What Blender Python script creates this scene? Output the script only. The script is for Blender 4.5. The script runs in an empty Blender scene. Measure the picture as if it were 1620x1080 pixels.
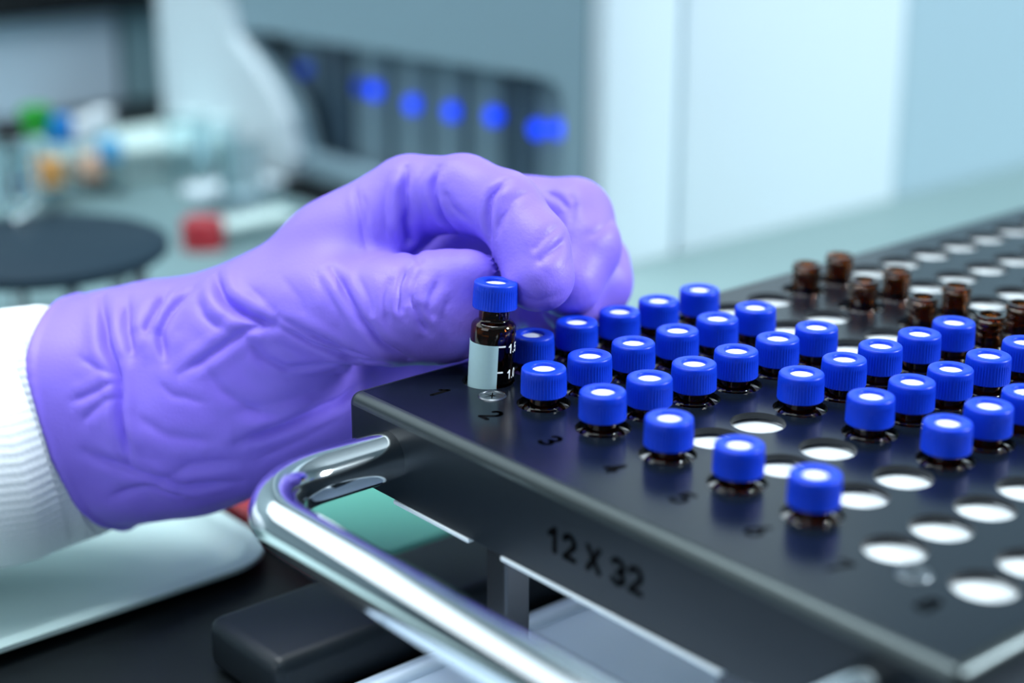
import bpy, bmesh, math, random
import numpy as np
from mathutils import Vector, Matrix

# ------------------------------------------------------------------ frame
# tray frame: millimetres, origin on the rack's top plate at the first hole of row 1,
# X along the rack's front edge, Y along its rows, Z up.  World = metres, floor at 0.
S = 0.001
TOP = 0.980                       # height of the rack's top plate above the floor
def W(p): return Vector((p[0]*S, p[1]*S, TOP + p[2]*S))

sc = bpy.context.scene
col = sc.collection
# ------------------------------------------------------------------ camera
CAM = np.array([311.02, -255.05, 146.84]); FPX = 2704.77
YAW, PIT = -0.869296, -0.327359
fwd = np.array([math.sin(YAW)*math.cos(PIT), math.cos(YAW)*math.cos(PIT), math.sin(PIT)])
rgt = np.cross(fwd, [0, 0, 1.0]); rgt /= np.linalg.norm(rgt); upv = np.cross(rgt, fwd)
cd = bpy.data.cameras.new('camera'); cam = bpy.data.objects.new('camera', cd); col.objects.link(cam)
cd.sensor_width = 36.0; cd.lens = FPX/1620*36.0; cd.clip_start = 0.02; cd.clip_end = 50
m = Matrix((rgt, upv, -fwd)).transposed().to_4x4(); m.translation = W(CAM); cam.matrix_world = m
cd.dof.use_dof = True; cd.dof.focus_distance = 0.418; cd.dof.aperture_fstop = 5.4
cd.dof.aperture_blades = 0
sc.camera = cam
def ray(u, v): return rgt*((u-810)/FPX) + upv*(-(v-540)/FPX) + fwd
def hit(u, v, axis, val):          # point of a known plane of the place, mm
    d = ray(u, v); return CAM + d*((val-CAM[axis])/d[axis])
def at(u, v, D): return CAM + ray(u, v)*D
def proj(P):
    c = P - CAM; z = c@fwd
    return 810 + FPX*(c@rgt)/z, 540 - FPX*(c@upv)/z, z

# ------------------------------------------------------------------ light
wd = bpy.data.worlds.new('room_light'); sc.world = wd; wd.use_nodes = True
bg = wd.node_tree.nodes['Background']; bg.inputs[0].default_value = (0.55, 0.78, 0.95, 1); bg.inputs[1].default_value = 0.10
def area(name, loc, target, sx, sy, power, colr):
    l = bpy.data.lights.new(name, 'AREA'); l.shape = 'RECTANGLE'; l.size = sx; l.size_y = sy
    l.energy = power; l.color = colr
    o = bpy.data.objects.new(name, l); col.objects.link(o); o.location = loc
    o.rotation_euler = (Vector(target)-Vector(loc)).to_track_quat('-Z', 'Y').to_euler()
    return o
area('window_daylight', (1.35, 1.50, 1.95), (0, 0.1, 0.98), 0.38, 0.38, 52, (0.86, 0.95, 1.0))
area('overhead_area_light', (-0.3, -0.1, 2.6), (-0.3, -0.1, 0.98), 1.6, 0.8, 36, (0.88, 0.96, 1.0))
area('front_fill_light', (0.1, -2.1, 2.0), (-0.25, 0.2, 0.98), 1.5, 1.1, 13, (0.84, 0.94, 1.0))  # added fill, no real window: brightens the faces turned to the front
area('overhead_area_light', (-1.45, -0.65, 2.6), (-0.6, -0.2, 0.98), 3.0, 2.0, 34, (0.86, 0.95, 1.0))  # added out-of-view light, placed to put a highlight on the rack's folded edge
vs = sc.view_settings
vs.view_transform = 'Standard'; vs.look = 'None'; vs.gamma = 1.0; vs.use_curve_mapping = False; vs.exposure = 0.28

# ------------------------------------------------------------------ helpers
def srgb(r, g, b):
    f = lambda c: (c/255/12.92) if c/255 <= 0.04045 else ((c/255+0.055)/1.055)**2.4
    return (f(r), f(g), f(b), 1.0)
def mat(name, color, rough=0.5, metal=0.0, spec=0.5, noise=0.0, nscale=40.0, bump=0.0, bscale=200.0, trans=0.0,
        ior=1.45, coat=0.0, emit=None, estr=0.0, sss=0.0, aniso=None, alpha=1.0):
    m = bpy.data.materials.new(name); m.use_nodes = True
    nt = m.node_tree; b = nt.nodes['Principled BSDF']
    b.inputs['Base Color'].default_value = color
    b.inputs['Roughness'].default_value = rough; b.inputs['Metallic'].default_value = metal
    b.inputs['Specular IOR Level'].default_value = spec; b.inputs['IOR'].default_value = ior
    b.inputs['Transmission Weight'].default_value = trans; b.inputs['Coat Weight'].default_value = coat
    b.inputs['Alpha'].default_value = alpha
    if sss:
        b.inputs['Subsurface Weight'].default_value = sss
        b.inputs['Subsurface Radius'].default_value = (0.3, 0.25, 1.0); b.inputs['Subsurface Scale'].default_value = 0.002
    if emit:
        b.inputs['Emission Color'].default_value = emit; b.inputs['Emission Strength'].default_value = estr
    tc = nt.nodes.new('ShaderNodeTexCoord')
    def nz(scale, detail=4.0):
        n = nt.nodes.new('ShaderNodeTexNoise'); n.inputs['Scale'].default_value = scale; n.inputs['Detail'].default_value = detail
        if aniso:
            mp = nt.nodes.new('ShaderNodeMapping'); mp.inputs['Scale'].default_value = aniso
            nt.links.new(tc.outputs['Object'], mp.inputs['Vector']); nt.links.new(mp.outputs[0], n.inputs['Vector'])
        else: nt.links.new(tc.outputs['Object'], n.inputs['Vector'])
        return n
    if noise > 0:
        n = nz(nscale); mx = nt.nodes.new('ShaderNodeMix'); mx.data_type = 'RGBA'
        mx.inputs['A'].default_value = tuple(c*(1-noise) for c in color[:3])+(1,)
        mx.inputs['B'].default_value = tuple(min(1, c*(1+noise)) for c in color[:3])+(1,)
        nt.links.new(n.outputs['Fac'], mx.inputs['Factor']); nt.links.new(mx.outputs['Result'], b.inputs['Base Color'])
    if bump > 0:
        n = nz(bscale, 2.0); bp = nt.nodes.new('ShaderNodeBump'); bp.inputs['Strength'].default_value = bump
        bp.inputs['Distance'].default_value = 0.0004
        nt.links.new(n.outputs['Fac'], bp.inputs['Height']); nt.links.new(bp.outputs[0], b.inputs['Normal'])
    return m

def tag(o, label=None, cat=None, group=None, kind=None):
    if label: o['label'] = label
    if cat: o['category'] = cat
    if group: o['group'] = group
    if kind: o['kind'] = kind
    return o
def empty(name, p, label, cat, group=None):
    o = bpy.data.objects.new(name, None); o.empty_display_size = 0.01; col.objects.link(o)
    o.location = W(p); return tag(o, label, cat, group)
def mesh_obj(name, verts, faces, material, origin=(0, 0, 0), parent=None, smooth=False, sharp=None):
    """verts in tray-frame mm; the object sits at `origin` (mm) unless parented (then local to the parent's origin)."""
    me = bpy.data.meshes.new(name)
    o3 = np.array(origin, float)
    v = (np.asarray(verts, float) - o3)*S
    me.from_pydata(v.tolist(), [], [list(map(int, f)) for f in faces]); me.materials.append(material)
    if smooth: me.polygons.foreach_set('use_smooth', [True]*len(me.polygons))
    me.update()
    if sharp is not None: me.set_sharp_from_angle(angle=math.radians(sharp))
    o = bpy.data.objects.new(name, me); col.objects.link(o)
    if parent is None: o.location = W(origin)
    else: o.parent = parent
    return o
class MB:
    def __init__(s): s.v = []; s.f = []
    def add(s, v, f):
        k = len(s.v); s.v += [tuple(map(float, p)) for p in v]; s.f += [[i+k for i in q] for q in f]; return s
    def box(s, a, b, bev=0.0, seg=2):
        bm = bmesh.new(); bmesh.ops.create_cube(bm, size=1.0)
        a = np.array(a, float); b = np.array(b, float)
        for v in bm.verts: v.co = Vector(((a+b)/2 + np.array(v.co)*(b-a)))
        if bev > 0: bmesh.ops.bevel(bm, geom=bm.edges[:], offset=bev, segments=seg, affect='EDGES', profile=0.5)
        return s.bm(bm)
    def bm(s, bm):
        bm.verts.index_update(); s.add([v.co for v in bm.verts], [[v.index for v in f.verts] for f in bm.faces]); bm.free(); return s
    def lathe(s, prof, c=(0, 0, 0), n=32, axis=None):
        """closed-or-open profile [(r,z)...] about Z through c"""
        v = []; f = []; rows = []
        for r, z in prof:
            if r < 1e-6: rows.append([len(v)]); v.append((0, 0, z))
            else:
                rows.append(list(range(len(v), len(v)+n)))
                v += [(r*math.cos(2*math.pi*k/n), r*math.sin(2*math.pi*k/n), z) for k in range(n)]
        for a, b in zip(rows[:-1], rows[1:]):
            for k in range(n):
                k2 = (k+1) % n
                if len(a) == 1 and len(b) == 1: continue
                if len(a) == 1: f.append([a[0], b[k2], b[k]])
                elif len(b) == 1: f.append([a[k], a[k2], b[0]])
                else: f.append([a[k], a[k2], b[k2], b[k]])
        v = np.array(v)
        if axis is not None: v = v@np.array(Vector((0, 0, 1)).rotation_difference(Vector(axis)).to_matrix()).T
        return s.add(v + np.array(c, float), f)
    def tube(s, path, r, n=20, caps=True):
        P = [Vector(p) for p in path]; rs = r if hasattr(r, '__len__') else [r]*len(P)
        t0 = (P[1]-P[0]).normalized(); nrm = t0.orthogonal().normalized(); v = []; f = []
        for i, p in enumerate(P):
            t = ((P[min(i+1, len(P)-1)]-P[max(i-1, 0)])).normalized()
            nrm = (nrm - t*nrm.dot(t)).normalized(); b = t.cross(nrm)
            v += [p + (nrm*math.cos(2*math.pi*k/n)+b*math.sin(2*math.pi*k/n))*rs[i] for k in range(n)]
        for i in range(len(P)-1):
            for k in range(n): f.append([i*n+k, i*n+(k+1) % n, (i+1)*n+(k+1) % n, (i+1)*n+k])
        if caps: f += [list(range(n))[::-1], [(len(P)-1)*n+k for k in range(n)]]
        return s.add(v, f)
    def build(s, name, material, origin=(0, 0, 0), parent=None, smooth=False, sharp=None):
        return mesh_obj(name, s.v, s.f, material, origin, parent, smooth, sharp)
def arc(cx, cy, rx, ry, a0, a1, n=12):
    return [(cx+rx*math.cos(math.radians(a)), cy+ry*math.sin(math.radians(a))) for a in np.linspace(a0, a1, n)]
GLY = {   # centre-line strokes on a 0.6 x 1.0 cell
    '0': [arc(.3, .5, .24, .44, 0, 360, 25)],
    '1': [[(.36, .06), (.36, .94), (.12, .70)]],
    '2': [arc(.3, .68, .23, .26, 160, -30, 12) + [(.08, .06), (.54, .06)]],
    '3': [arc(.28, .71, .23, .23, 150, -90, 12), arc(.28, .27, .25, .22, 90, -150, 12)],
    '4': [[(.42, .06), (.42, .94), (.06, .30), (.56, .30)]],
    '5': [[(.50, .94), (.14, .94), (.10, .52)] + arc(.29, .34, .25, .28, 120, -150, 12)],
    '6': [[(.44, .94)] + arc(.30, .32, .24, .27, 150, 510, 25)],
    '7': [[(.06, .94), (.54, .94), (.22, .06)]],
    '8': [arc(.3, .73, .20, .21, 0, 360, 20), arc(.3, .28, .25, .23, 0, 360, 20)],
    'X': [[(.05, .06), (.55, .94)], [(.05, .94), (.55, .06)]], '.': [[(.12, .05), (.13, .05)]], ' ': []}
def text_mesh(txt, height, weight=.16, extr=0.05):
    """bold lettering: each stroke a chain of thin raised bars with round joints"""
    mb = MB(); x = 0.0; w = weight*height/2
    for ch in txt:
        for st in GLY[ch]:
            st = [((x+a)*height, b*height) for a, b in st]
            for (ax_, ay_), (bx_, by_) in zip(st[:-1], st[1:]):
                L_ = math.hypot(bx_-ax_, by_-ay_)+1e-9; nx_, ny_ = -(by_-ay_)/L_*w, (bx_-ax_)/L_*w
                q4 = [(ax_+nx_, ay_+ny_), (ax_-nx_, ay_-ny_), (bx_-nx_, by_-ny_), (bx_+nx_, by_+ny_)]
                mb.add([(*p, extr) for p in q4] + [(*p, 0) for p in q4], [[0, 1, 2, 3], [0, 4, 5, 1], [1, 5, 6, 2], [2, 6, 7, 3], [3, 7, 4, 0]])
            for (ax_, ay_) in st:
                ring = [(ax_+w*math.cos(k*math.pi/5), ay_+w*math.sin(k*math.pi/5)) for k in range(10)]
                mb.add([(*p, extr) for p in ring] + [(*p, 0) for p in ring], [list(range(10))] + [[k, k+10, (k+1) % 10+10, (k+1) % 10] for k in range(10)])
        x += .32 if ch == '.' else (.36 if ch == ' ' else .74)
    v = np.array(mb.v); v[:, :2] -= (v[:, :2].max(0)+v[:, :2].min(0))/2
    return v, mb.f

# ------------------------------------------------------------------ materials
M = {}
M['black_metal'] = mat('black_anodised_metal', (0.0035, 0.006, 0.011, 1), rough=0.22, metal=0.0, spec=0.34, noise=0.15, nscale=900, bump=0.02, bscale=1500)
M['skirt_metal'] = mat('black_skirt_coating', (0.007, 0.011, 0.016, 1), rough=0.4, spec=0.2, noise=0.15, nscale=900)
M['rim_metal'] = mat('brushed_black_metal', (0.06, 0.074, 0.077, 1), rough=0.34, metal=0.85, spec=0.5, noise=0.4, nscale=300, aniso=(60, 60, 2))
M['print_black'] = mat('black_print', (0.001, 0.001, 0.0015, 1), rough=0.7, spec=0.05)
M['chrome'] = mat('polished_chrome', (0.64, 0.69, 0.72, 1), rough=0.09, metal=1.0)
M['steel'] = mat('dark_steel', (0.30, 0.33, 0.36, 1), rough=0.25, metal=1.0)
M['screw_steel'] = mat('satin_screw_steel', (0.20, 0.22, 0.24, 1), rough=0.35, metal=1.0)
M['steel_dark'] = mat('blackened_steel', (0.05, 0.055, 0.065, 1), rough=0.25, metal=0.7)
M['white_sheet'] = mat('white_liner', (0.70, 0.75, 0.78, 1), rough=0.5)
M['cap_blue'] = mat('blue_polypropylene', (0.003, 0.042, 0.60, 1), rough=0.36, spec=0.35, sss=0.08)
M['septum'] = mat('white_silicone', (0.84, 0.87, 0.88, 1), rough=0.55)
M['amber'] = mat('amber_glass', (0.24, 0.07, 0.012, 1), rough=0.02, trans=1.0, ior=1.5)
M['label_patch'] = mat('pale_write_on_patch', srgb(178, 212, 218), rough=0.55, noise=0.03, nscale=800)
M['print_white'] = mat('white_print', (0.85, 0.90, 0.92, 1), rough=0.5)
M['glove'] = mat('violet_nitrile', (0.25, 0.165, 0.82, 1), rough=0.46, spec=0.32, noise=0.05, nscale=60, bump=0.2, bscale=1300)
M['knit'] = mat('white_knit_cotton', (0.82, 0.86, 0.90, 1), rough=0.9, spec=0.1, bump=0.3, bscale=900)
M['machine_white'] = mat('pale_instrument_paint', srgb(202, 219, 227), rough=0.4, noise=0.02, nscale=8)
M['machine_shaded'] = mat('shaded_instrument_paint', srgb(128, 156, 168), rough=0.45)  # grey-blue tone has the shade of the instrument's front face put into it
M['machine_half_shade'] = mat('half_shaded_instrument_paint', srgb(146, 174, 186), rough=0.45)  # rear panel: shading step beside the bright side is painted into this colour
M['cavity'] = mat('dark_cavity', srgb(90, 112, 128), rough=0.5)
M['column'] = mat('grey_cartridge', srgb(120, 146, 158), rough=0.4)
M['column_dark'] = mat('dark_cartridge', srgb(66, 88, 104), rough=0.4)
M['led'] = mat('blue_indicator', (0.0, 0.05, 0.9, 1), rough=0.4, emit=(0.0, 0.045, 1.0, 1), estr=1.3)
M['led_dim'] = mat('dim_blue_indicator', (0.0, 0.05, 0.6, 1), rough=0.4, emit=(0.0, 0.06, 0.7, 1), estr=0.25)
M['deck'] = mat('pale_blue_deck_paint', srgb(214, 232, 250), rough=0.35, noise=0.02, nscale=20)
M['bench'] = mat('black_epoxy_benchtop', (0.008, 0.011, 0.013, 1), rough=0.42, spec=0.25, noise=0.2, nscale=60)
M['mat_pale'] = mat('pale_bench_mat', srgb(98, 126, 130), rough=0.7, noise=0.05, nscale=20)
M['bench_pale'] = mat('pale_grey_green_shelf', srgb(118, 143, 144), rough=0.5)
M['bar'] = mat('dark_moulded_plastic', (0.010, 0.015, 0.020, 1), rough=0.42, spec=0.3)
M['tray_white'] = mat('milky_plastic', srgb(190, 214, 212), rough=0.4, noise=0.04, nscale=15)
M['green'] = mat('teal_green_pad', srgb(92, 168, 150), rough=0.4, noise=0.06, nscale=12)
M['red'] = mat('red_plastic', (0.33, 0.02, 0.03, 1), rough=0.4)
M['disc'] = mat('dark_slate_plate', (0.012, 0.026, 0.040, 1), rough=0.55, spec=0.12)
M['glass'] = mat('clear_glass', (0.85, 0.93, 0.95, 1), rough=0.03, trans=1.0, ior=1.45)
M['cabinet_blue'] = mat('pale_blue_panel', srgb(208, 228, 244), rough=0.5)
M['cabinet_teal'] = mat('slate_teal_panel', srgb(140, 176, 186), rough=0.5)
M['black'] = mat('matt_black', (0.008, 0.010, 0.012, 1), rough=0.5)
M['wall'] = mat('grey_wall_paint', srgb(170, 190, 196), rough=0.8, noise=0.03, nscale=5)
M['ceil'] = mat('ceiling_paint', srgb(215, 222, 225), rough=0.9, noise=0.02, nscale=5)
M['floor'] = mat('grey_vinyl_floor', srgb(120, 130, 135), rough=0.5, noise=0.08, nscale=20)
M['cab_body'] = mat('cabinet_laminate', srgb(150, 160, 165), rough=0.5)
capcol = {'green': (0.01, 0.28, 0.02, 1), 'blue': (0.005, 0.20, 0.60, 1), 'light blue': (0.10, 0.42, 0.75, 1), 'black': (0.004, 0.004, 0.006, 1),
          'orange': (0.65, 0.33, 0.10, 1), 'dark red': (0.25, 0.03, 0.05, 1), 'white': (0.7, 0.78, 0.82, 1), 'peach': (0.75, 0.50, 0.36, 1)}
for k, c in capcol.items(): M['c_'+k] = mat('%s_cap_plastic' % k.replace(' ', '_'), c, rough=0.4)

BZ = -80.0                        # bench top below the rack's top plate, mm
# ------------------------------------------------------------------ room
def structure(name, mb, m_): return tag(mb.build(name, m_, origin=np.mean(mb.v, 0)), kind='structure')
FZ = -TOP/S
structure('floor', MB().box((-2400, -2400, FZ-50), (2600, 2400, FZ)), M['floor'])
structure('ceiling', MB().box((-2400, -2400, FZ+2700), (2600, 2400, FZ+2750)), M['ceil'])
structure('wall_left', MB().box((-2450, -2400, FZ), (-2400, 2400, FZ+2700)), M['wall'])
structure('wall_back', MB().box((-2400, 2400, FZ), (2600, 2450, FZ+2700)), M['wall'])
# bench
BX0, BX1, BY0, BY1 = -1300, 230, -700, 1250
bo = (-500, 250, FZ)
bench = empty('lab_bench', bo, 'black topped laboratory bench that carries the rack and instruments', 'bench')
MB().box((BX0, BY0, BZ-30), (BX1, BY1, BZ), 3).build('worktop', M['bench'], bo, bench)
MB().box((BX0+40, BY0+40, FZ+100), (BX1-40, BY1-40, BZ-30)).build('cabinet_body', M['cab_body'], bo, bench)
MB().box((BX0+80, BY0+80, FZ), (BX1-80, BY1-80, FZ+100)).build('plinth', M['black'], bo, bench)

# ------------------------------------------------------------------ vial rack
PX, PY = 21.0, 15.0
NR, NC = 8, 20
HR = 6.6                          # hole radius
X0, X1, Y0, Y1 = -17.0, NR*PX-PX+17.0, -31.5, (NC-1)*PY+31.5
LIP = -22.8; RB = 3.0
capped = {0: [1, 2, 3, 4, 5], 1: [0, 1, 2, 3, 4, 5], 2: [0, 1, 2, 3, 4, 5], 3: [0, 3, 4, 5, 6, 7], 4: [0, 3, 4, 5, 6, 7], 5: [0, 3, 4, 5, 6]}
opened = {0: [8, 9], 1: [8, 9], 2: [8, 9], 3: [8, 9], 4: [8, 9]}
filled = {(j, i) for d in (capped, opened) for j, l in d.items() for i in l} | {(0, 0)}
def plate(mb, z0, z1, x0, x1, y0, y1, radius_of, n=48):
    """perforated plate between z0 (top) and z1 (bottom)"""
    gx0, gx1, gy0, gy1 = -PX/2, (NR-.5)*PX, -PY/2, (NC-.5)*PY
    def quad(ax, bx, ay, by):
        mb.add([(ax, ay, z0), (bx, ay, z0), (bx, by, z0), (ax, by, z0)], [[0, 1, 2, 3]])
        mb.add([(ax, ay, z1), (bx, ay, z1), (bx, by, z1), (ax, by, z1)], [[3, 2, 1, 0]])
    quad(x0, gx0, y0, y1); quad(gx1, x1, y0, y1); quad(gx0, gx1, y0, gy0); quad(gx0, gx1, gy1, y1)
    ca = math.atan2(PY/2, PX/2)
    angs = sorted(set([2*math.pi*k/n for k in range(n)] + [ca, math.pi-ca, math.pi+ca, 2*math.pi-ca]))
    for j in range(NR):
        for i in range(NC):
            r = radius_of(j, i); cx, cy = j*PX, i*PY
            if r is None:
                quad(cx-PX/2, cx+PX/2, cy-PY/2, cy+PY/2); continue
            inn = []; out = []
            for a in angs:
                c, s_ = math.cos(a), math.sin(a)
                t = min((PX/2)/abs(c) if abs(c) > 1e-9 else 1e9, (PY/2)/abs(s_) if abs(s_) > 1e-9 else 1e9)
                inn.append((cx+r*c, cy+r*s_)); out.append((cx+t*c, cy+t*s_))
            k = len(angs)
            v = [(*p, z0) for p in out] + [(*p, z0) for p in inn] + [(*p, z1) for p in inn] + [(*p, z1) for p in out]
            f = []
            for a in range(k):
                b = (a+1) % k
                f += [[a, b, k+b, k+a], [k+a, k+b, 2*k+b, 2*k+a], [2*k+a, 2*k+b, 3*k+b, 3*k+a]]
            mb.add(v, f)
ro = (73.5, 142.5, BZ+4)
rack = empty('vial_rack', ro, 'black perforated metal vial rack with chrome handle, numbered rows and size mark', 'rack')
mb = MB(); plate(mb, 0.0, -1.6, X0+RB, X1-RB, Y0+RB, Y1-RB, lambda j, i: HR)
mb.build('top_plate', M['black_metal'], ro, rack)
# folded rim: rounded-rectangle loops
mb = MB(); prof = [(-RB+RB*math.sin(a), -RB+RB*math.cos(a)) for a in np.linspace(0, math.pi/2, 8)] + [(0, LIP+.3), (-.3, LIP), (-1.2, LIP), (-1.5, LIP+.3), (-1.5, -RB), (-RB, -1.6)]
loops = []
for off, z in prof:
    L = []; r = RB+off
    for cx, cy, a0 in ((X1-RB, Y1-RB, 0), (X0+RB, Y1-RB, 90), (X0+RB, Y0+RB, 180), (X1-RB, Y0+RB, 270)):
        for k in range(6):
            a = math.radians(a0+k*18); L.append((cx+r*math.cos(a), cy+r*math.sin(a), z))
    loops.append(L)
n = len(loops[0]); v = [p for L in loops for p in L]
def band(a0, a1): return [[a*n+k, (a+1)*n+k, (a+1)*n+(k+1) % n, a*n+(k+1) % n] for a in range(a0, a1) for k in range(n)]
MB().add(v[:8*n], band(0, 7)).build('folded_edge', M['rim_metal'], ro, rack, smooth=True, sharp=50)
MB().add(v[7*n:], [[i_-7*n for i_ in q] for q in band(7, len(loops)-1)]).build('side_skirt', M['skirt_metal'], ro, rack, smooth=True, sharp=50)
# white liner under the plate, punched where a vial stands
mb = MB(); plate(mb, -2.4, -3.4, X0+3, X1-3, Y0+3, Y1-3, lambda j, i: 6.9 if (j, i) in filled else None, n=32)
tag(mb.build('liner_sheet', M['white_sheet'], ro, rack), 'white sheet showing through the empty holes')
# thin white strips along the underside of the front rim
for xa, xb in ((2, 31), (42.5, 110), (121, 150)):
    MB().box((xa, Y0-.25, LIP-1.1), (xb, Y0+9, LIP), 0.3).build('lip_strip', M['white_sheet'], ro, rack)
# posts down to the bench
for px_ in (38.6, 111.0):
    MB().box((px_-3.6, Y0+1.8, BZ+4), (px_+3.6, Y0+9.0, -1.6), 0.5).build('support_post', M['steel_dark'], ro, rack)
    MB().box((px_-3.6, Y1-9.0, BZ+4), (px_+3.6, Y1-1.8, -1.6), 0.5).build('support_post', M['steel_dark'], ro, rack)
# chrome handle
hz, hy, hr, rad = -11.6, -73.5, 6.3, 22.0
hx0, hx1 = 0.5, 146.5
path = [(hx0, Y0+.5, hz), (hx0, Y0-8, hz)]
for a in np.linspace(0, math.pi/2, 12): path.append((hx0+rad-rad*math.cos(a), hy+rad-rad*math.sin(a), hz))
for a in np.linspace(0, math.pi/2, 12): path.append((hx1-rad+rad*math.sin(a), hy+rad-rad*math.cos(a), hz))
path += [(hx1, Y0-8, hz), (hx1, Y0+.5, hz)]
MB().tube(path, hr, 48).build('handle', M['chrome'], ro, rack, smooth=True, sharp=40)
# screws
def screw(x, y):
    mb = MB(); mb.lathe([(0, .06), (2.75, .06), (2.85, .28), (3.2, .30), (3.5, 0.0)], (x, y, 0.03), 40)
    o = mb.build('screw_head', M['screw_steel'], ro, rack, smooth=True, sharp=35)
    mb = MB(); k = 12
    for kk in range(6):
        a = math.pi*kk/3+.3
        mb.tube([(x, y, -.55), (x+2.2*math.cos(a), y+2.2*math.sin(a), -.3)], [.75, .42], 8)
    mb.build('socket', M['print_black'], ro, o)
    return o
screw(9.2, -6.4); screw(135.5, -6.4)
# numerals
for k in range(8):
    v, f = text_mesh(str(k+1), 5.9, .19, .04)
    v = v + np.array([k*PX-1.6 if k == 0 else k*PX-1.9, -14.6, 0.02])
    mesh_obj('row_number', v, f, M['print_black'], ro, rack)
ta = hit(866, 850, 1, Y0); tb = hit(1018, 925, 1, Y0)
v, f = text_mesh('12 X 32', 5.9, .22, .04)
v = np.stack([v[:, 0]/ (v[:, 0].max()-v[:, 0].min())*(tb[0]-ta[0]) + (ta[0]+tb[0])/2, Y0-0.02-v[:, 2], v[:, 1]-12.4], 1)
mesh_obj('size_marking', v, f, M['print_black'], ro, rack)

# ------------------------------------------------------------------ vials
def lathe_mesh(name, prof, n, material, sharp=40):
    o = MB().lathe(prof, n=n); me = bpy.data.meshes.new(name)
    me.from_pydata((np.array(o.v)*S).tolist(), [], o.f); me.materials.append(material)
    me.polygons.foreach_set('use_smooth', [True]*len(me.polygons)); me.update(); me.set_sharp_from_angle(angle=math.radians(sharp))
    return me
R_ = 5.65
glass_prof = [(0, 0.9), (1.5, 0.55), (4.2, 0.0), (5.2, 0.15), (R_, 0.8), (R_, 21.9), (5.55, 22.6), (5.2, 23.2), (4.7, 23.65), (4.2, 23.85), (3.95, 24.1), (3.85, 24.5), (3.85, 26.6)]
for z in (27.6, 29.4, 31.2): glass_prof += [(3.85, z-.5), (4.35, z-.15), (4.35, z+.15), (3.85, z+.5)]
glass_prof += [(3.95, 32.0), (4.1, 32.3), (4.0, 32.6), (2.9, 32.6), (2.75, 32.2), (2.75, 24.2), (3.2, 23.0), (4.55, 21.2), (4.7, 20.4), (4.7, 1.8), (4.2, 1.3), (0, 1.5)]
me_glass = lathe_mesh('glass_body', glass_prof, 40, M['amber'])
def cap_mesh():
    n = 144; v = []; f = []
    # (radius, z, rib amplitude)
    pr_ = [(4.5, 27.4, 0), (5.05, 27.1, 0), (5.50, 27.12, 0), (5.60, 27.3, .0), (5.60, 27.5, .2), (5.52, 31.6, .2), (5.47, 32.3, .05), (5.42, 33.05, 0), (5.36, 33.35, 0), (5.20, 33.56, 0), (4.95, 33.68, 0), (4.6, 33.72, 0), (3.15, 33.72, 0), (3.0, 33.66, 0), (2.92, 33.5, 0), (2.88, 32.6, 0), (4.0, 32.55, 0), (4.45, 32.4, 0), (4.45, 27.5, 0)]
    for r, z, am in pr_:
        for k in range(n):
            rr = r - (am if k % 3 == 0 else 0); a = 2*math.pi*k/n; v.append((rr*math.cos(a)*S, rr*math.sin(a)*S, z*S))
    for q in range(len(pr_)-1):
        for k in range(n): f.append([q*n+k, q*n+(k+1) % n, (q+1)*n+(k+1) % n, (q+1)*n+k])
    me = bpy.data.meshes.new('screw_cap'); me.from_pydata(v, [], f); me.materials.append(M['cap_blue'])
    me.polygons.foreach_set('use_smooth', [True]*len(f)); me.update(); me.set_sharp_from_angle(angle=math.radians(45)); return me
me_cap = cap_mesh()
me_sep = lathe_mesh('septum', [(0, 33.02), (1.5, 33.01), (2.6, 32.96), (2.87, 32.9), (2.87, 32.61), (0, 32.61)], 32, M['septum'])
def part(name, me, parent):
    o = bpy.data.objects.new(name, me); col.objects.link(o); o.parent = parent; return o
def make_vial(p, label, cap=True, group=None, rz=0.0):
    t = empty('sample_vial', p, label, 'vial', group)
    part('glass_body', me_glass, t)
    if cap:
        c = part('screw_cap', me_cap, t); c.rotation_euler = (0, 0, rz); part('septum', me_sep, c)
    return t
ordn = ['first', 'second', 'third', 'fourth', 'fifth', 'sixth', 'seventh', 'eighth', 'ninth', 'tenth']
rng = random.Random(4)
ZB = 9.15-33.72                    # bottom of a seated vial
for j, l in capped.items():
    for i in l:
        make_vial((j*PX+rng.uniform(-.3, .3), i*PY+rng.uniform(-.3, .3), ZB+rng.uniform(-.15, .15)),
                  'brown glass vial with blue cap, %s row, %s hole from the rack\'s handle edge' % (ordn[j], ordn[i]), True, 'blue-capped vials in the rack', rng.uniform(0, 6))
for j, l in opened.items():
    for i in l:
        make_vial((j*PX+rng.uniform(-.4, .4), i*PY+rng.uniform(-.4, .4), ZB),
                  'uncapped brown glass vial, %s row, %s hole from the rack\'s handle edge' % (ordn[j], ordn[i]), False, 'uncapped vials in the rack')
# the vial being lifted
rh = np.array([rgt[0], rgt[1], 0]); fh = np.array([fwd[0], fwd[1], 0])/math.cos(PIT)
vt = np.array([0, 0, 25.6]) + rh*2.0 + fh*1.2; vb0 = np.array([0, 0, 0.0]) + rh*0.55
ax = (vt-vb0)/np.linalg.norm(vt-vb0)
base = vt - ax*33.72
held = make_vial(base, 'labelled brown glass vial with blue cap held up by the purple gloved hand', True, None, 1.0)
q = Vector((0, 0, 1)).rotation_difference(Vector(ax)); held.rotation_mode = 'QUATERNION'; held.rotation_quaternion = q
av = math.atan2(-fwd[1], -fwd[0])            # direction facing the open side of the rack
def wrap(name, v, f, material, a0, z0):
    """flat x (mm, to the viewer's right), y (mm up) wrapped on the vial body, counter-clockwise = right"""
    a = a0 + v[:, 0]/R_; r = R_ + 0.05 + v[:, 2]
    p = np.stack([r*np.cos(a), r*np.sin(a), z0+v[:, 1]], 1)*S
    me = bpy.data.meshes.new(name); me.from_pydata(p.tolist(), [], f); me.materials.append(material); me.update()
    return part(name, me, held)
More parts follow.
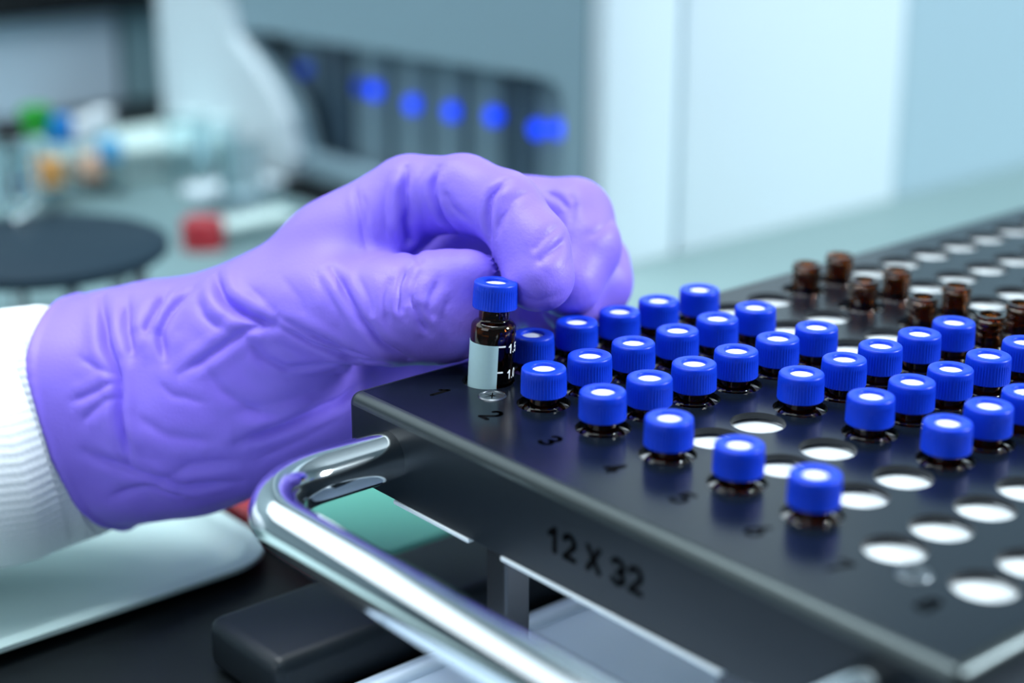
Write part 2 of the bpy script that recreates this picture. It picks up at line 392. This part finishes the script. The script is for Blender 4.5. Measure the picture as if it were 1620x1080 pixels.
def strip(x0, x1, y0, y1, n):
    xs = np.linspace(x0, x1, n+1); v = []; f = []
    for x in xs:
        for y, z in ((y0, 0), (y1, 0), (y1, .04), (y0, .04)): v.append((x, y, z))
    for k in range(n):
        for e in range(4): f.append([k*4+e, k*4+(e+1) % 4, k*4+4+(e+1) % 4, k*4+4+e])
    f += [[0, 1, 2, 3], [n*4+3, n*4+2, n*4+1, n*4]]
    return np.array(v), f
v, f = strip(math.radians(-125)*R_, math.radians(15)*R_, 3.0, 18.6, 40); tag(wrap('label_patch', v, f, M['label_patch'], av, 0), 'pale blue write-on patch')
for k, (t_, zz) in enumerate((('1.5', 18.2), ('1.0', 11.6), ('0.5', 5.0))):
    v, f = strip(math.radians(15)*R_, math.radians(34 if k != 1 else 30)*R_, zz-.02, zz+.38, 6); wrap('graduation_mark', v, f, M['print_white'], av, 0)
    v, f = text_mesh(t_, 2.3, .17, .02); v[:, 1] -= .6; wrap('graduation_number', v, f, M['print_white'], av+math.radians(64), zz)

# ------------------------------------------------------------------ gloved hand
def to3(u, v, D, r): return at(u, v, D).astype(np.float32), np.float32(r*D/FPX)
def rcone(P, a, b, ra, rb):
    ba = b-a; l2 = float(ba@ba); pa = P-a
    t = np.clip((pa@ba)/l2, 0, 1)
    return np.linalg.norm(pa - t[..., None]*ba, axis=-1) - (ra+(rb-ra)*t)
def smin(a, b, k):
    h = np.clip(0.5+0.5*(b-a)/k, 0, 1); return b+(a-b)*h - k*h*(1-h)
groups = [   # (smoothing inside the chain, smoothing against the rest, [(u, v, depth, radius px) ...] joints)
    # back of the hand, wrist to knuckles
    (6, 6, [(425, 512, 466, 108), (545, 405, 460, 92), (645, 318, 456, 72)]),
    (6, 8, [(430, 520, 480, 110), (600, 420, 482, 95), (765, 345, 476, 78)]),
    (6, 8, [(440, 600, 482, 112), (640, 480, 492, 85), (790, 400, 492, 68)]),
    # heel of the hand
    (6, 8, [(420, 590, 470, 128), (500, 620, 474, 92), (600, 562, 484, 80), (725, 545, 492, 62)]),
    # thumb: base, joint, tip
    (5, 7, [(415, 520, 456, 100), (520, 490, 446, 84), (610, 490, 440, 76), (660, 492, 437, 70)]),
    (5, 5, [(640, 480, 438, 72), (700, 458, 437, 58), (746, 437, 435, 43)]),
    (5, 5, [(630, 500, 438, 70), (700, 512, 437, 58), (722, 515, 436, 50)]),
    # index finger
    (2.2, 0.8, [(655, 312, 455, 68), (735, 306, 446, 60), (800, 330, 437, 58), (842, 388, 431, 57), (852, 438, 428, 57)]),
    # middle finger
    (2.2, 1.4, [(765, 345, 476, 74), (905, 349, 466, 66), (922, 392, 460, 60), (898, 448, 454, 56)]),
    # ring finger
    (2.2, 1.4, [(790, 400, 492, 68), (930, 425, 482, 66), (938, 448, 478, 61), (905, 478, 470, 50)]),
    # little finger, folded behind
    (2.2, 1.4, [(700, 470, 498, 64), (850, 470, 496, 52), (872, 500, 488, 46)]),
    # wrist and loose gauntlet
    (10, 10, [(430, 575, 470, 140), (360, 610, 472, 160), (300, 628, 474, 172), (150, 650, 482, 174), (60, 672, 488, 182)]),
]
allj = [to3(*q) for g in groups for q in g[2]]
lo = np.min([p-r for p, r in allj], 0)-6; hi = np.max([p+r for p, r in allj], 0)+6
# cuff opening: plane across the forearm
pc = at(149, 648, 481); pdir = at(300, 628, 474)-pc; pdir /= np.linalg.norm(pdir)
pdir = pdir*1.0 + upv*0.10; pdir /= np.linalg.norm(pdir)
H = 1.0
def hand_sdf(P):
    d = None
    for ki, ko, js in groups:
        q = [to3(*j) for j in js]; g = None
        for (a, ra), (b, rb) in zip(q[:-1], q[1:]):
            s_ = rcone(P, a, b, ra, rb); g = s_ if g is None else smin(g, s_, ki)
        d = g if d is None else smin(d, g, ko)
    cut = -(P-pc.astype(np.float32))@pdir.astype(np.float32)
    return np.maximum(d, cut)
def surface_nets(F, lo, h):
    ins = F < 0; nx, ny, nz = F.shape
    c = np.zeros((nx-1, ny-1, nz-1), int)
    for dx in (0, 1):
        for dy in (0, 1):
            for dz in (0, 1): c += ins[dx:nx-1+dx, dy:ny-1+dy, dz:nz-1+dz]
    act = (c > 0) & (c < 8); idx = -np.ones(act.shape, int); I = np.argwhere(act); idx[act] = np.arange(len(I))
    acc = np.zeros((len(I), 3)); cnt = np.zeros(len(I))
    off = [(a, b, d) for a in (0, 1) for b in (0, 1) for d in (0, 1)]
    for o in off:
        for axn in range(3):
            if o[axn]: continue
            o2 = list(o); o2[axn] = 1
            f0 = F[I[:, 0]+o[0], I[:, 1]+o[1], I[:, 2]+o[2]]; f1 = F[I[:, 0]+o2[0], I[:, 1]+o2[1], I[:, 2]+o2[2]]
            mm = (f0 < 0) != (f1 < 0); t = np.where(mm, f0/np.where(mm, f0-f1, 1), 0)
            p = np.array(o, float)[None].repeat(len(I), 0); p[:, axn] += t
            acc[mm] += p[mm]; cnt[mm] += 1
    V = lo + (I + acc/cnt[:, None])*h; Q = []
    for axn in range(3):
        s0 = [slice(1, n-1) for n in F.shape]; s1 = list(s0); s0[axn] = slice(0, F.shape[axn]-1); s1[axn] = slice(1, F.shape[axn])
        a, b = ins[tuple(s0)], ins[tuple(s1)]; E_ = np.argwhere(a != b); base_ = E_.copy()
        for k in range(3):
            if k != axn: base_[:, k] += 1
        flip = a[tuple(E_.T)]
        u_, w_ = (axn+1) % 3, (axn+2) % 3
        def cell(du, dw):
            q = base_.copy(); q[:, u_] -= du; q[:, w_] -= dw; return idx[tuple(q.T)]
        q = np.stack([cell(1, 1), cell(0, 1), cell(0, 0), cell(1, 0)], 1)
        q[~flip] = q[~flip][:, ::-1]; Q.append(q)
    return V, np.concatenate(Q)
dims = np.ceil((hi-lo)/H).astype(int)+1
g = np.stack(np.meshgrid(*[lo[k]+np.arange(dims[k])*H for k in range(3)], indexing='ij'), -1).astype(np.float32)
F = hand_sdf(g.reshape(-1, 3)).reshape(dims); del g
V, Q = surface_nets(F, lo, H); del F
me = bpy.data.meshes.new('tmp'); me.from_pydata(V.tolist(), [], Q.tolist()); me.update()
to = bpy.data.objects.new('tmp', me); col.objects.link(to)
sm = to.modifiers.new('s', 'SMOOTH'); sm.factor = 0.5; sm.iterations = 2
sb = to.modifiers.new('b', 'SUBSURF'); sb.levels = 1; sb.render_levels = 1
dg = bpy.context.evaluated_depsgraph_get(); me2 = bpy.data.meshes.new_from_object(to.evaluated_get(dg))
bpy.data.objects.remove(to); bpy.data.meshes.remove(me)
N = len(me2.vertices); V = np.zeros(N*3); me2.vertices.foreach_get('co', V); V = V.reshape(-1, 3)
NV = np.zeros(N*3); me2.vertex_normals.foreach_get('vector', NV); NV = NV.reshape(-1, 3)
# folds of the glove: course on the surface, depth mm, half-width mm
folds = [
    ([(558, 292), (570, 342), (584, 392)], .55, 1.0), ([(570, 300), (581, 350), (592, 388)], .45, .9),
    ([(640, 262), (635, 313), (649, 376), (660, 412)], 1.69, 1.5), ([(612, 275), (606, 330), (618, 385)], .4, 1.3),
    ([(690, 262), (681, 290), (684, 316), (697, 348), (722, 372)], 1.68, 1.3), ([(700, 300), (712, 330), (740, 352)], .4, 1.2),
    ([(800, 282), (774, 306), (768, 342), (774, 390)], 1.17, 1.2), ([(842, 300), (812, 312), (790, 345), (784, 375)], .5, 1.2),
    ([(844, 415), (870, 399), (898, 377)], 0.65, 1.5), ([(836, 398), (858, 380), (890, 352)], .4, 1.4), ([(820, 470), (850, 482), (885, 468)], .25, 1.5),
    ([(648, 412), (634, 457), (636, 505)], 1.01, 1.6), ([(655, 468), (668, 510), (684, 532)], 0.94, 1.3), ([(697, 440), (678, 475), (690, 512)], 0.72, 1.5),
    ([(668, 420), (656, 450), (654, 480)], 0.38, 1.3), ([(620, 430), (606, 470), (612, 520)], 0.70, 1.6), ([(712, 470), (702, 500), (716, 530)], 0.17, 1.3),
    ([(525, 420), (547, 464), (562, 501), (599, 546), (644, 570)], 1.43, 1.5), ([(500, 430), (520, 470), (545, 520)], .4, 1.5), ([(560, 430), (580, 470), (588, 510)], .45, 1.6),
    ([(477, 522), (551, 559), (600, 574)], .8, 1.4), ([(440, 503), (495, 536), (562, 566)], .9, 1.4),
    ([(338, 430), (342, 450), (350, 472), (383, 494), (428, 514)], 2.34, 1.8), ([(285, 587), (342, 551), (383, 526), (432, 514)], 1.17, 1.6),
    ([(436, 518), (489, 546), (558, 571), (620, 580)], 1.3, 1.5), ([(383, 534), (416, 571), (457, 586), (538, 578), (600, 580)], .9, 1.7),
    ([(395, 560), (440, 600), (520, 598), (580, 590)], 0.36, 1.8), ([(318, 575), (351, 620), (416, 657), (470, 660)], 0.54, 2.0),
    ([(379, 703), (457, 675), (538, 638), (580, 602)], 1.56, 1.8), ([(360, 660), (440, 640), (520, 615)], 0.30, 2.2), ([(400, 735), (470, 705), (540, 665)], 0.36, 2.0),
    ([(159, 470), (163, 534), (180, 591), (184, 661), (202, 735)], 2.10, 1.7), ([(131, 722), (212, 750), (294, 771), (380, 764)], 1.43, 2.0),
    ([(262, 455), (240, 490), (224, 525)], 1.82, 2.0), ([(300, 452), (266, 490), (249, 525), (258, 570)], 1.69, 2.0), ([(200, 470), (196, 510), (205, 560)], 1.20, 1.8),
    ([(245, 598), (272, 628), (330, 640)], 0.36, 1.5), ([(110, 632), (150, 615), (178, 600)], .7, 1.5), ([(125, 672), (150, 640), (182, 625)], .5, 1.6), ([(122, 560), (150, 580), (180, 590)], .5, 1.5),
    ([(210, 660), (260, 690), (340, 700)], 0.42, 2.2), ([(230, 780), (300, 735), (380, 730)], 0.42, 2.0), ([(170, 790), (230, 770), (300, 790)], .8, 1.8), ([(310, 470), (320, 500), (350, 520)], .7, 1.6),
    ([(862, 300), (885, 312), (900, 330)], .5, 1.2), ([(900, 300), (908, 322), (900, 350)], .4, 1.3), ([(975, 340), (955, 360), (930, 372)], .3, 1.6),
    ([(440, 430), (470, 470), (480, 505)], .3, 2.0), ([(390, 450), (420, 480), (440, 500)], .45, 1.8),
]
pu, pv, pz = proj(V); disp = np.zeros(N); facing = (NV@fwd) < 0.15
for pts, amp, wd_ in folds:
    pts = np.array(pts, float); P3 = []
    for a, b in zip(pts[:-1], pts[1:]):
        for t in np.linspace(0, 1, max(2, int(np.linalg.norm(b-a)/6)), endpoint=False): P3.append(a+(b-a)*t)
    P3.append(pts[-1]); L = []
    for p in P3:
        mk = (abs(pu-p[0]) < 4) & (abs(pv-p[1]) < 4) & facing
        if mk.any(): ii = np.where(mk)[0]; L.append(V[ii[np.argmin(pz[ii])]])
    if len(L) < 3: continue
    L = np.array(L)
    for _ in range(3): L[1:-1] = .25*L[:-2]+.5*L[1:-1]+.25*L[2:]
    bb = np.all((V > L.min(0)-5*wd_) & (V < L.max(0)+5*wd_), 1); ii = np.where(bb)[0]; P = V[ii]
    best = np.full(len(ii), 1e9); tb_ = np.zeros(len(ii))
    for k in range(len(L)-1):
        ba = L[k+1]-L[k]; l2 = ba@ba
        if l2 < 1e-9: continue
        t = np.clip(((P-L[k])@ba)/l2, 0, 1); d = np.linalg.norm(P-L[k]-t[:, None]*ba, axis=1)
        mk = d < best; best[mk] = d[mk]; tb_[mk] = (k+t[mk])/(len(L)-1)
    env = np.clip(np.minimum(tb_, 1-tb_)*5, 0, 1); env = 0.25+0.75*env*env*(3-2*env)
    disp[ii] += amp*env*(-np.exp(-(best/(wd_*.62))**2) + .40*np.exp(-((best-1.9*wd_)/(wd_*1.1))**2))
disp = np.clip(disp, -2.6, 1.6)
# loose rumpling of the gauntlet and a rolled rim
s_ax = (V-pc)@pdir
rel = V-pc; ang = np.arctan2(rel@upv, rel@fwd)
loose = np.clip((62-s_ax)/40, 0, 1)
disp += loose*(0.8*np.sin(3*ang+s_ax*.10)+.45*np.sin(5*ang-s_ax*.12+1)+.2*np.sin(9*ang+s_ax*.05+2.2))
disp += 0.9*np.exp(-((s_ax-1.2)/1.0)**2)*(np.linalg.norm(rel-np.outer(s_ax, pdir), axis=1) > 20)
low = np.sin(V[:, 0]*.31+V[:, 2]*.22)*np.sin(V[:, 1]*.27-V[:, 2]*.19+1)
disp += .18*low
V = V + NV*disp[:, None]
over = (V[:, 0] > X0-.5) & (V[:, 1] > Y0) & (V[:, 2] < .4); V[over & (V[:, 2] > -4), 2] = .4
ho = (-60, 20, BZ)
person = empty('person', ho, 'purple gloved hand with white knit cuff pinching and lifting a brown vial', 'person')
faces_n = len(me2.polygons)
me2.vertices.foreach_set('co', ((V-np.array(ho))*S).ravel()); me2.materials.clear(); me2.materials.append(M['glove'])
me2.polygons.foreach_set('use_smooth', [True]*faces_n); me2.update(); me2.name = 'glove'
part('glove', me2, person)
# knit sleeve: ribbed tube leaving the cuff
sl = [(210, 640, 480, 150), (160, 648, 481, 160), (148, 654, 481, 170), (110, 664, 482, 184), (50, 682, 481, 197), (0, 698, 478, 206), (-120, 708, 476, 216), (-330, 690, 478, 228), (-700, 620, 490, 245)]
P = [to3(*q) for q in sl]; cs = [p for p, r in P]; n = 360; v = []; f = []
from_t = []
dense = []
for (a, ra), (b, rb) in zip(P[:-1], P[1:]):
    for t in np.linspace(0, 1, 10, endpoint=False): dense.append((a+(b-a)*t, ra+(rb-ra)*t))
dense.append(P[-1])
for k, (c, r) in enumerate(dense):
    t = dense[min(k+1, len(dense)-1)][0]-dense[max(k-1, 0)][0]; t /= np.linalg.norm(t)
    e1 = upv - t*(upv@t); e1 /= np.linalg.norm(e1); e2 = np.cross(t, e1)
    for a in range(n):
        th = 2*math.pi*a/n; rr = r + .16*math.cos(th*90) + 1.1*math.sin(2*th+k*.09)+.7*math.sin(3*th-k*.13+1)*min(1, k/25)
        v.append(c+(e1*math.cos(th)+e2*math.sin(th))*rr)
for k in range(len(dense)-1):
    for a in range(n): f.append([k*n+a, (k+1)*n+a, (k+1)*n+(a+1) % n, k*n+(a+1) % n])
f += [list(range(n)), [(len(dense)-1)*n+a for a in range(n)][::-1]]
mesh_obj('sleeve', v, f, M['knit'], ho, person, smooth=True, sharp=60)

# ------------------------------------------------------------------ things under and around the rack
do = (80, 120, BZ)
deck = empty('instrument_deck', do, 'pale blue metal deck plate with raised rim under the vial rack', 'deck')
MB().box((-10, -330, BZ), (215, 700, BZ+4), 1.2).build('deck_plate', M['deck'], do, deck)
MB().tube([(-3, -325, BZ+4), (-3, 695, BZ+4)], 2.4, 12).build('raised_rim', M['deck'], do, deck, smooth=True)
MB().lathe([(0, 1.5), (3.5, 1.5), (4.5, .5), (4.6, 0)], (50, 64, BZ+4), 24).build('screw_head', M['deck'], do, deck, smooth=True)
mo = (-33, 60, BZ)
bar = MB().box((-47, -58, BZ), (-13, 560, BZ+15), 4, 4).build('instrument_rail', M['bar'], mo, smooth=True, sharp=30)
tag(bar, 'long black plastic rail with rounded edges beside the pale deck', 'rail')
# milky tray
def rrect(x0, x1, y0, y1, r, n=8):
    L = []
    for cx, cy, a0 in ((x1-r, y1-r, 0), (x0+r, y1-r, 90), (x0+r, y0+r, 180), (x1-r, y0+r, 270)):
        for k in range(n+1):
            a = math.radians(a0+k*90/n); L.append((cx+r*math.cos(a), cy+r*math.sin(a)))
    return L
def rr_solid(profile, x0, x1, y0, y1, r):
    mb = MB(); n = None; v = []; f = []
    for k, (off, z) in enumerate(profile):
        L = rrect(x0-off, x1+off, y0-off, y1+off, max(.5, r+off)); n = len(L); v += [(*p, z) for p in L]
    for k in range(len(profile)-1):
        for a in range(n): f.append([k*n+a, k*n+(a+1) % n, (k+1)*n+(a+1) % n, (k+1)*n+a])
    f += [list(range(n))[::-1], [(len(profile)-1)*n+a for a in range(n)]]
    return mb.add(v, f)
to_ = (-190, -130, BZ)
tr = rr_solid([(-6, BZ), (-2, BZ+.5), (3, BZ+4), (5, BZ+4.6), (5, BZ+6), (0, BZ+6), (-4, BZ+2.4), (-9, BZ+1.8)], -300, -86, -420, -15, 14)
tag(tr.build('plastic_tray', M['tray_white'], to_, smooth=True, sharp=40), 'shallow milky white plastic tray on the black bench under the sleeve', 'tray')
# teal pad with red end
go = (-120, 80, BZ)
pad = empty('teal_pad', go, 'teal green flat pad with red end strip lying behind the rack handle', 'pad')
rr_solid([(-1, BZ), (0, BZ+1), (0, BZ+7), (-1, BZ+8)], -190, -58, 3, 100, 8).build('pad_body', M['green'], go, pad, smooth=True, sharp=40)
rr_solid([(-1, BZ), (0, BZ+1), (0, BZ+8), (-1, BZ+9)], -190, -70, -8, 2.8, 4).build('end_strip', M['red'], go, pad, smooth=True, sharp=40)

# ------------------------------------------------------------------ instrument behind
XF = -238.0                        # its long bright side
yc = float(hit(955, 230, 0, XF)[1])
io = (-420, 420, BZ)
inst = empty('laboratory_instrument', io, 'large pale laboratory instrument with dark window bay and blue indicator lights', 'instrument')
MZ = 420.0
y_seam = float(hit(1075, 250, 0, XF)[1]); y_end = float(hit(1420, 250, 0, XF)[1])
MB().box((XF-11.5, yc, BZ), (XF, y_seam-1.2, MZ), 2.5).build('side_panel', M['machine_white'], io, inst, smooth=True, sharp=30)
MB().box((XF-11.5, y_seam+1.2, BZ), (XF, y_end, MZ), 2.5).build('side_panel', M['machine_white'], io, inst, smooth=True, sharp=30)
MB().box((XF-420, yc+125, BZ), (XF-12, y_end-4, MZ-4)).build('housing', M['machine_shaded'], io, inst)
MB().box((XF-14, y_end+1, BZ), (XF-1.5, y_end+420, MZ), 2).build('rear_panel', M['machine_half_shade'], io, inst)
# front face with its window bay cut out
def fp(u, v): p = hit(u, v, 1, yc); return (float(p[0]), max(BZ+18, float(p[2])))
CURVE = ((486, 430), (484, 330), (476, 230), (466, 185), (445, 140), (415, 95), (392, 66), (384, 54))
openp = [p for p in [fp(486, 430)] + [fp(*q) for q in CURVE[1:] + ((390, 47), (405, 49), (600, 81), (840, 120), (868, 126), (882, 137), (890, 155), (890, 210), (886, 290))] + [fp(884, 430)]]
openp = [p for k, p in enumerate(openp) if k == 0 or p != openp[k-1]]
xl = fp(318, 200)[0]; xr = XF-12
bm = bmesh.new()
outer = [(xl, BZ+6), (xr, BZ+6), (xr, MZ), (xl, MZ)]
ed = []
for loop in (outer, openp):
    vs_ = [bm.verts.new((p[0], yc, p[1])) for p in loop]
    for a in range(len(vs_)): ed.append(bm.edges.new((vs_[a], vs_[(a+1) % len(vs_)])))
bmesh.ops.triangle_fill(bm, edges=ed, use_beauty=True)
ext = bmesh.ops.extrude_face_region(bm, geom=bm.faces[:])
bmesh.ops.translate(bm, vec=(0, 12, 0), verts=[g_ for g_ in ext['geom'] if isinstance(g_, bmesh.types.BMVert)])
bmesh.ops.recalc_face_normals(bm, faces=bm.faces[:])
MB().bm(bm).build('front_panel', M['machine_shaded'], io, inst)
# pale door post at the left of the window bay
ol = [fp(*q) for q in CURVE]; ol = [(xl-30, BZ+6), (ol[0][0], BZ+6)] + ol[1:] + [(fp(372, 30)[0], fp(372, 0)[1]), (fp(372, 30)[0], MZ), (xl-30, MZ)]
nn = len(ol); MB().add([(a, yc-8, b) for a, b in ol] + [(a, yc-.5, b) for a, b in ol], [list(range(nn)), list(range(nn, 2*nn))[::-1]] + [[k, k+nn, (k+1) % nn+nn, (k+1) % nn] for k in range(nn)]).build('curved_door', M['machine_white'], io, inst)
ox0 = min(p[0] for p in openp)-20; ox1 = max(p[0] for p in openp)+12; oz0 = min(p[1] for p in openp)-8; oz1 = max(p[1] for p in openp)+14
yb = yc+12
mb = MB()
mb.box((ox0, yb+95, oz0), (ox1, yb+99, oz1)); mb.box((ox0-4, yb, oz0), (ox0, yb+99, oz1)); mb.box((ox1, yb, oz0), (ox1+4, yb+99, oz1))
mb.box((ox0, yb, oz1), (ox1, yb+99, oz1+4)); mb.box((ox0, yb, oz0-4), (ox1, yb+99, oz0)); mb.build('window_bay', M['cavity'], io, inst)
lamp_px = [(479, 110, 0), (589, 144, 1), (567, 138, 0), (649, 166, 1), (711, 177, 1), (777, 184, 1), (847, 205, 1), (881, 205, 1)]
for k, u in enumerate((452, 500, 560, 622, 680, 742, 800, 850)):
    a = hit(u, 160, 1, yb+10); b = hit(u+50, 160, 1, yb+10)
    MB().box((a[0], yb+10, oz0), (b[0], yb+80, oz1-6), 2).build('cartridge', M['column_dark' if k in (1, 6) else 'column'], io, inst)
for u, v_, on in lamp_px:
    p = hit(u, v_, 1, yb+7)
    MB().lathe([(0, 1.6), (2.8, 1.4), (3.9, .6), (4.1, 0), (4.1, -4)], p, 20, axis=(0, -1, 0)).build('indicator_light', M['led' if on else 'led_dim'], io, inst, smooth=True, sharp=40)
# pale shelf at the foot of the instrument
tag(MB().box((XF+.3, yc-60, BZ), (-75, y_end+420, BZ+5.5), 1.5).build('instrument_shelf', M['bench_pale'], (-150, 500, BZ)), 'pale grey shelf plate at the foot of the instrument behind the rack', 'shelf')

# ------------------------------------------------------------------ far left clutter
XC = -760.0
a = hit(0, 100, 0, XC); b = hit(195, 100, 0, XC); c = hit(318, 100, 0, XC)
co = (XC-100, float(b[1]), BZ)
cab = empty('storage_cabinet', co, 'cabinet with pale blue and slate teal doors under a black top', 'cabinet')
zt = float(hit(100, 22, 0, XC)[2])
MB().box((XC-220, a[1]-300, BZ), (XC-12, c[1]+160, zt)).build('carcass', M['cabinet_teal'], co, cab)
MB().box((XC-12, a[1]-300, BZ+2), (XC, b[1]-3, zt-1), 1.5).build('door', M['cabinet_blue'], co, cab)
MB().box((XC-12, b[1]+3, BZ+2), (XC, c[1]+158, zt-1), 1.5).build('door', M['cabinet_teal'], co, cab)
MB().box((XC-225, a[1]-310, zt), (XC+10, c[1]+165, zt+45), 2).build('top', M['black'], co, cab)
tag(MB().box((XC+2, -420, BZ), (-310, yc-25, BZ+2), .8).build('bench_mat', M['mat_pale'], (-700, -50, BZ)), 'wide pale grey mat covering the bench under the tubes and round stand', 'mat')
BM = BZ+2
# round dark plate on legs
dz = BM+42
pc_ = hit(68, 384, 2, dz); pe = hit(266, 372, 2, dz); rd = float(np.linalg.norm((pe-pc_)[:2]))
dsk = empty('round_stand', (pc_[0], pc_[1], BM), 'round dark plate on thin legs behind the gloved wrist', 'stand')
dk = (pc_[0], pc_[1], BM)
MB().lathe([(0, dz-6), (rd-2, dz-6), (rd, dz-4.5), (rd, dz-1), (rd-2, dz), (0, dz)], (pc_[0], pc_[1], 0), 64).build('plate', M['disc'], dk, dsk, smooth=True, sharp=40)
for k in range(6):
    an = k*math.pi/3+.35
    p = (pc_[0]+rd*.78*math.cos(an), pc_[1]+rd*.78*math.sin(an))
    MB().tube([(*p, BM), (*p, dz-6)], 3.2, 12).build('leg', M['steel'], dk, dsk, smooth=True, sharp=40)
# tubes and bottles with coloured caps
def tube_thing(u, v_, D, color, h, r, label, base_z=BM, name='test_tube', body='glass', capr=None):
    p = at(u, v_, D); x, y, zc = p; capr = capr or r*1.2; ch = capr*1.6
    ztop = zc+ch/2
    t = empty(name, (x, y, base_z), label, 'tube' if name == 'test_tube' else 'bottle')
    zb = ztop-ch; prof = [(0, base_z+.1), (r*.6, base_z+.3), (r*.95, base_z+r*.35), (r, base_z+r*.8), (r, zb-2), (r*.85, zb), (r*.85, zb+ch*.5), (r*.7, zb+ch*.5), (r*.7, zb-3), (r*.82, zb-6), (r*.82, base_z+r), (0, base_z+1.5)]
    MB().lathe(prof, (x, y, 0), 24).build('body', M[body], (x, y, base_z), t, smooth=True, sharp=40)
    MB().lathe([(capr*.7, zb), (capr, zb), (capr, ztop-1.5), (capr*.9, ztop), (0, ztop)], (x, y, 0), 24).build('cap', M['c_'+color], (x, y, base_z), t, smooth=True, sharp=40)
    return t
for u, v_, D, c_, r, cr in ((57, 190, 900, 'green', 7, 8.5), (92, 204, 905, 'blue', 7, 8), (174, 236, 930, 'light blue', 6, 6.5), (14, 214, 860, 'black', 6.5, 7.5),
                            (78, 272, 890, 'orange', 7, 8), (148, 262, 935, 'peach', 7, 7.5), (20, 266, 870, 'dark red', 6, 7.0), (128, 205, 940, 'white', 7, 8), (160, 190, 950, 'white', 6, 7)):
    tube_thing(u, v_, D, c_, 0, r, 'clear tube with %s cap standing behind the round dark plate%s' % (c_, ', %s of two white ones' % ('taller' if u == 128 else 'shorter') if c_ == 'white' else ''), capr=cr)
# glass tubes on the plate
for (u, v_, hh, rr, lb) in ((28, 345, 32, 7, 'wide'), (48, 330, 24, 5.5, 'narrow')):
    p = hit(u, v_, 2, dz); x, y = p[0], p[1]
    o = MB().lathe([(0, dz+.1), (rr*.5, dz+.4), (rr*.8, dz+2), (rr, dz+8), (rr, dz+hh), (rr+.8, dz+hh+.5), (rr-.8, dz+hh), (rr-1, dz+8), (0, dz+3)], (x, y, 0), 24).build('glass_tube', M['glass'], (x, y, dz), smooth=True, sharp=40)
    tag(o, '%s open clear glass tube standing on the round dark plate' % lb, 'tube')
# red lidded jar and pale boxes near the instrument foot
p = at(322, 378, 830); x, y, z_ = p
jar = empty('red_jar', (x, y, BM), 'small pale jar with dark red lid beside the round dark plate', 'jar')
MB().lathe([(0, BM), (10, BM), (11, BM+1), (11, z_-11), (8, z_-9), (0, z_-9)], (x, y, 0), 28).build('body', M['tray_white'], (x, y, BM), jar, smooth=True, sharp=40)
MB().lathe([(9, z_-10), (10.5, z_-10), (10.5, z_+8), (9.5, z_+10), (0, z_+10)], (x, y, 0), 28).build('lid', M['red'], (x, y, BM), jar, smooth=True, sharp=40)
for u, v_, D, w_, h_, lb, mt in ((250, 225, 1000, 70, 10, 'long low pale box lying in front of the teal cabinet door', 'tray_white'), (370, 320, 930, 26, 22, 'small white box at the foot of the instrument door post', 'machine_white'),
                            (395, 400, 860, 24, 16, 'low white box between red lidded jar and instrument', 'tray_white')):
    p = at(u, v_, D); x, y, z_ = p
    bx_ = empty('storage_box', (x, y, BM), lb, 'box')
    MB().box((x-w_*.4, y-w_, BM), (x+w_*.4, y+w_, max(BZ+6, z_)), 2).build('box_body', M[mt], (x, y, BM), bx_)
    MB().box((x-w_*.43, y-w_*1.03, max(BZ+6, z_)), (x+w_*.43, y+w_*1.03, max(BZ+6, z_)+5), 1.5).build('lid', M[mt], (x, y, BM), bx_)
for k, (u, v_, D, rr) in enumerate(((345, 285, 940, 13), (385, 345, 900, 11), (300, 300, 960, 12))):
    p = at(u, v_, D); x, y, z_ = p; zt_ = max(z_+14, BZ+40)
    o = MB().lathe([(0, BM+.2), (rr-1, BM+.2), (rr, BM+2), (rr, zt_), (rr+1.4, zt_+1), (rr-.8, zt_), (rr-1.2, BZ+3), (0, BZ+2.5)], (x, y, 0), 28).build('beaker', M['glass'], (x, y, BM), smooth=True, sharp=40)
    tag(o, ['clear glass beaker by the instrument door post, widest of three', 'narrowest clear glass beaker beside the small white boxes', 'clear glass beaker in front of the teal cabinet door'][k], 'beaker')
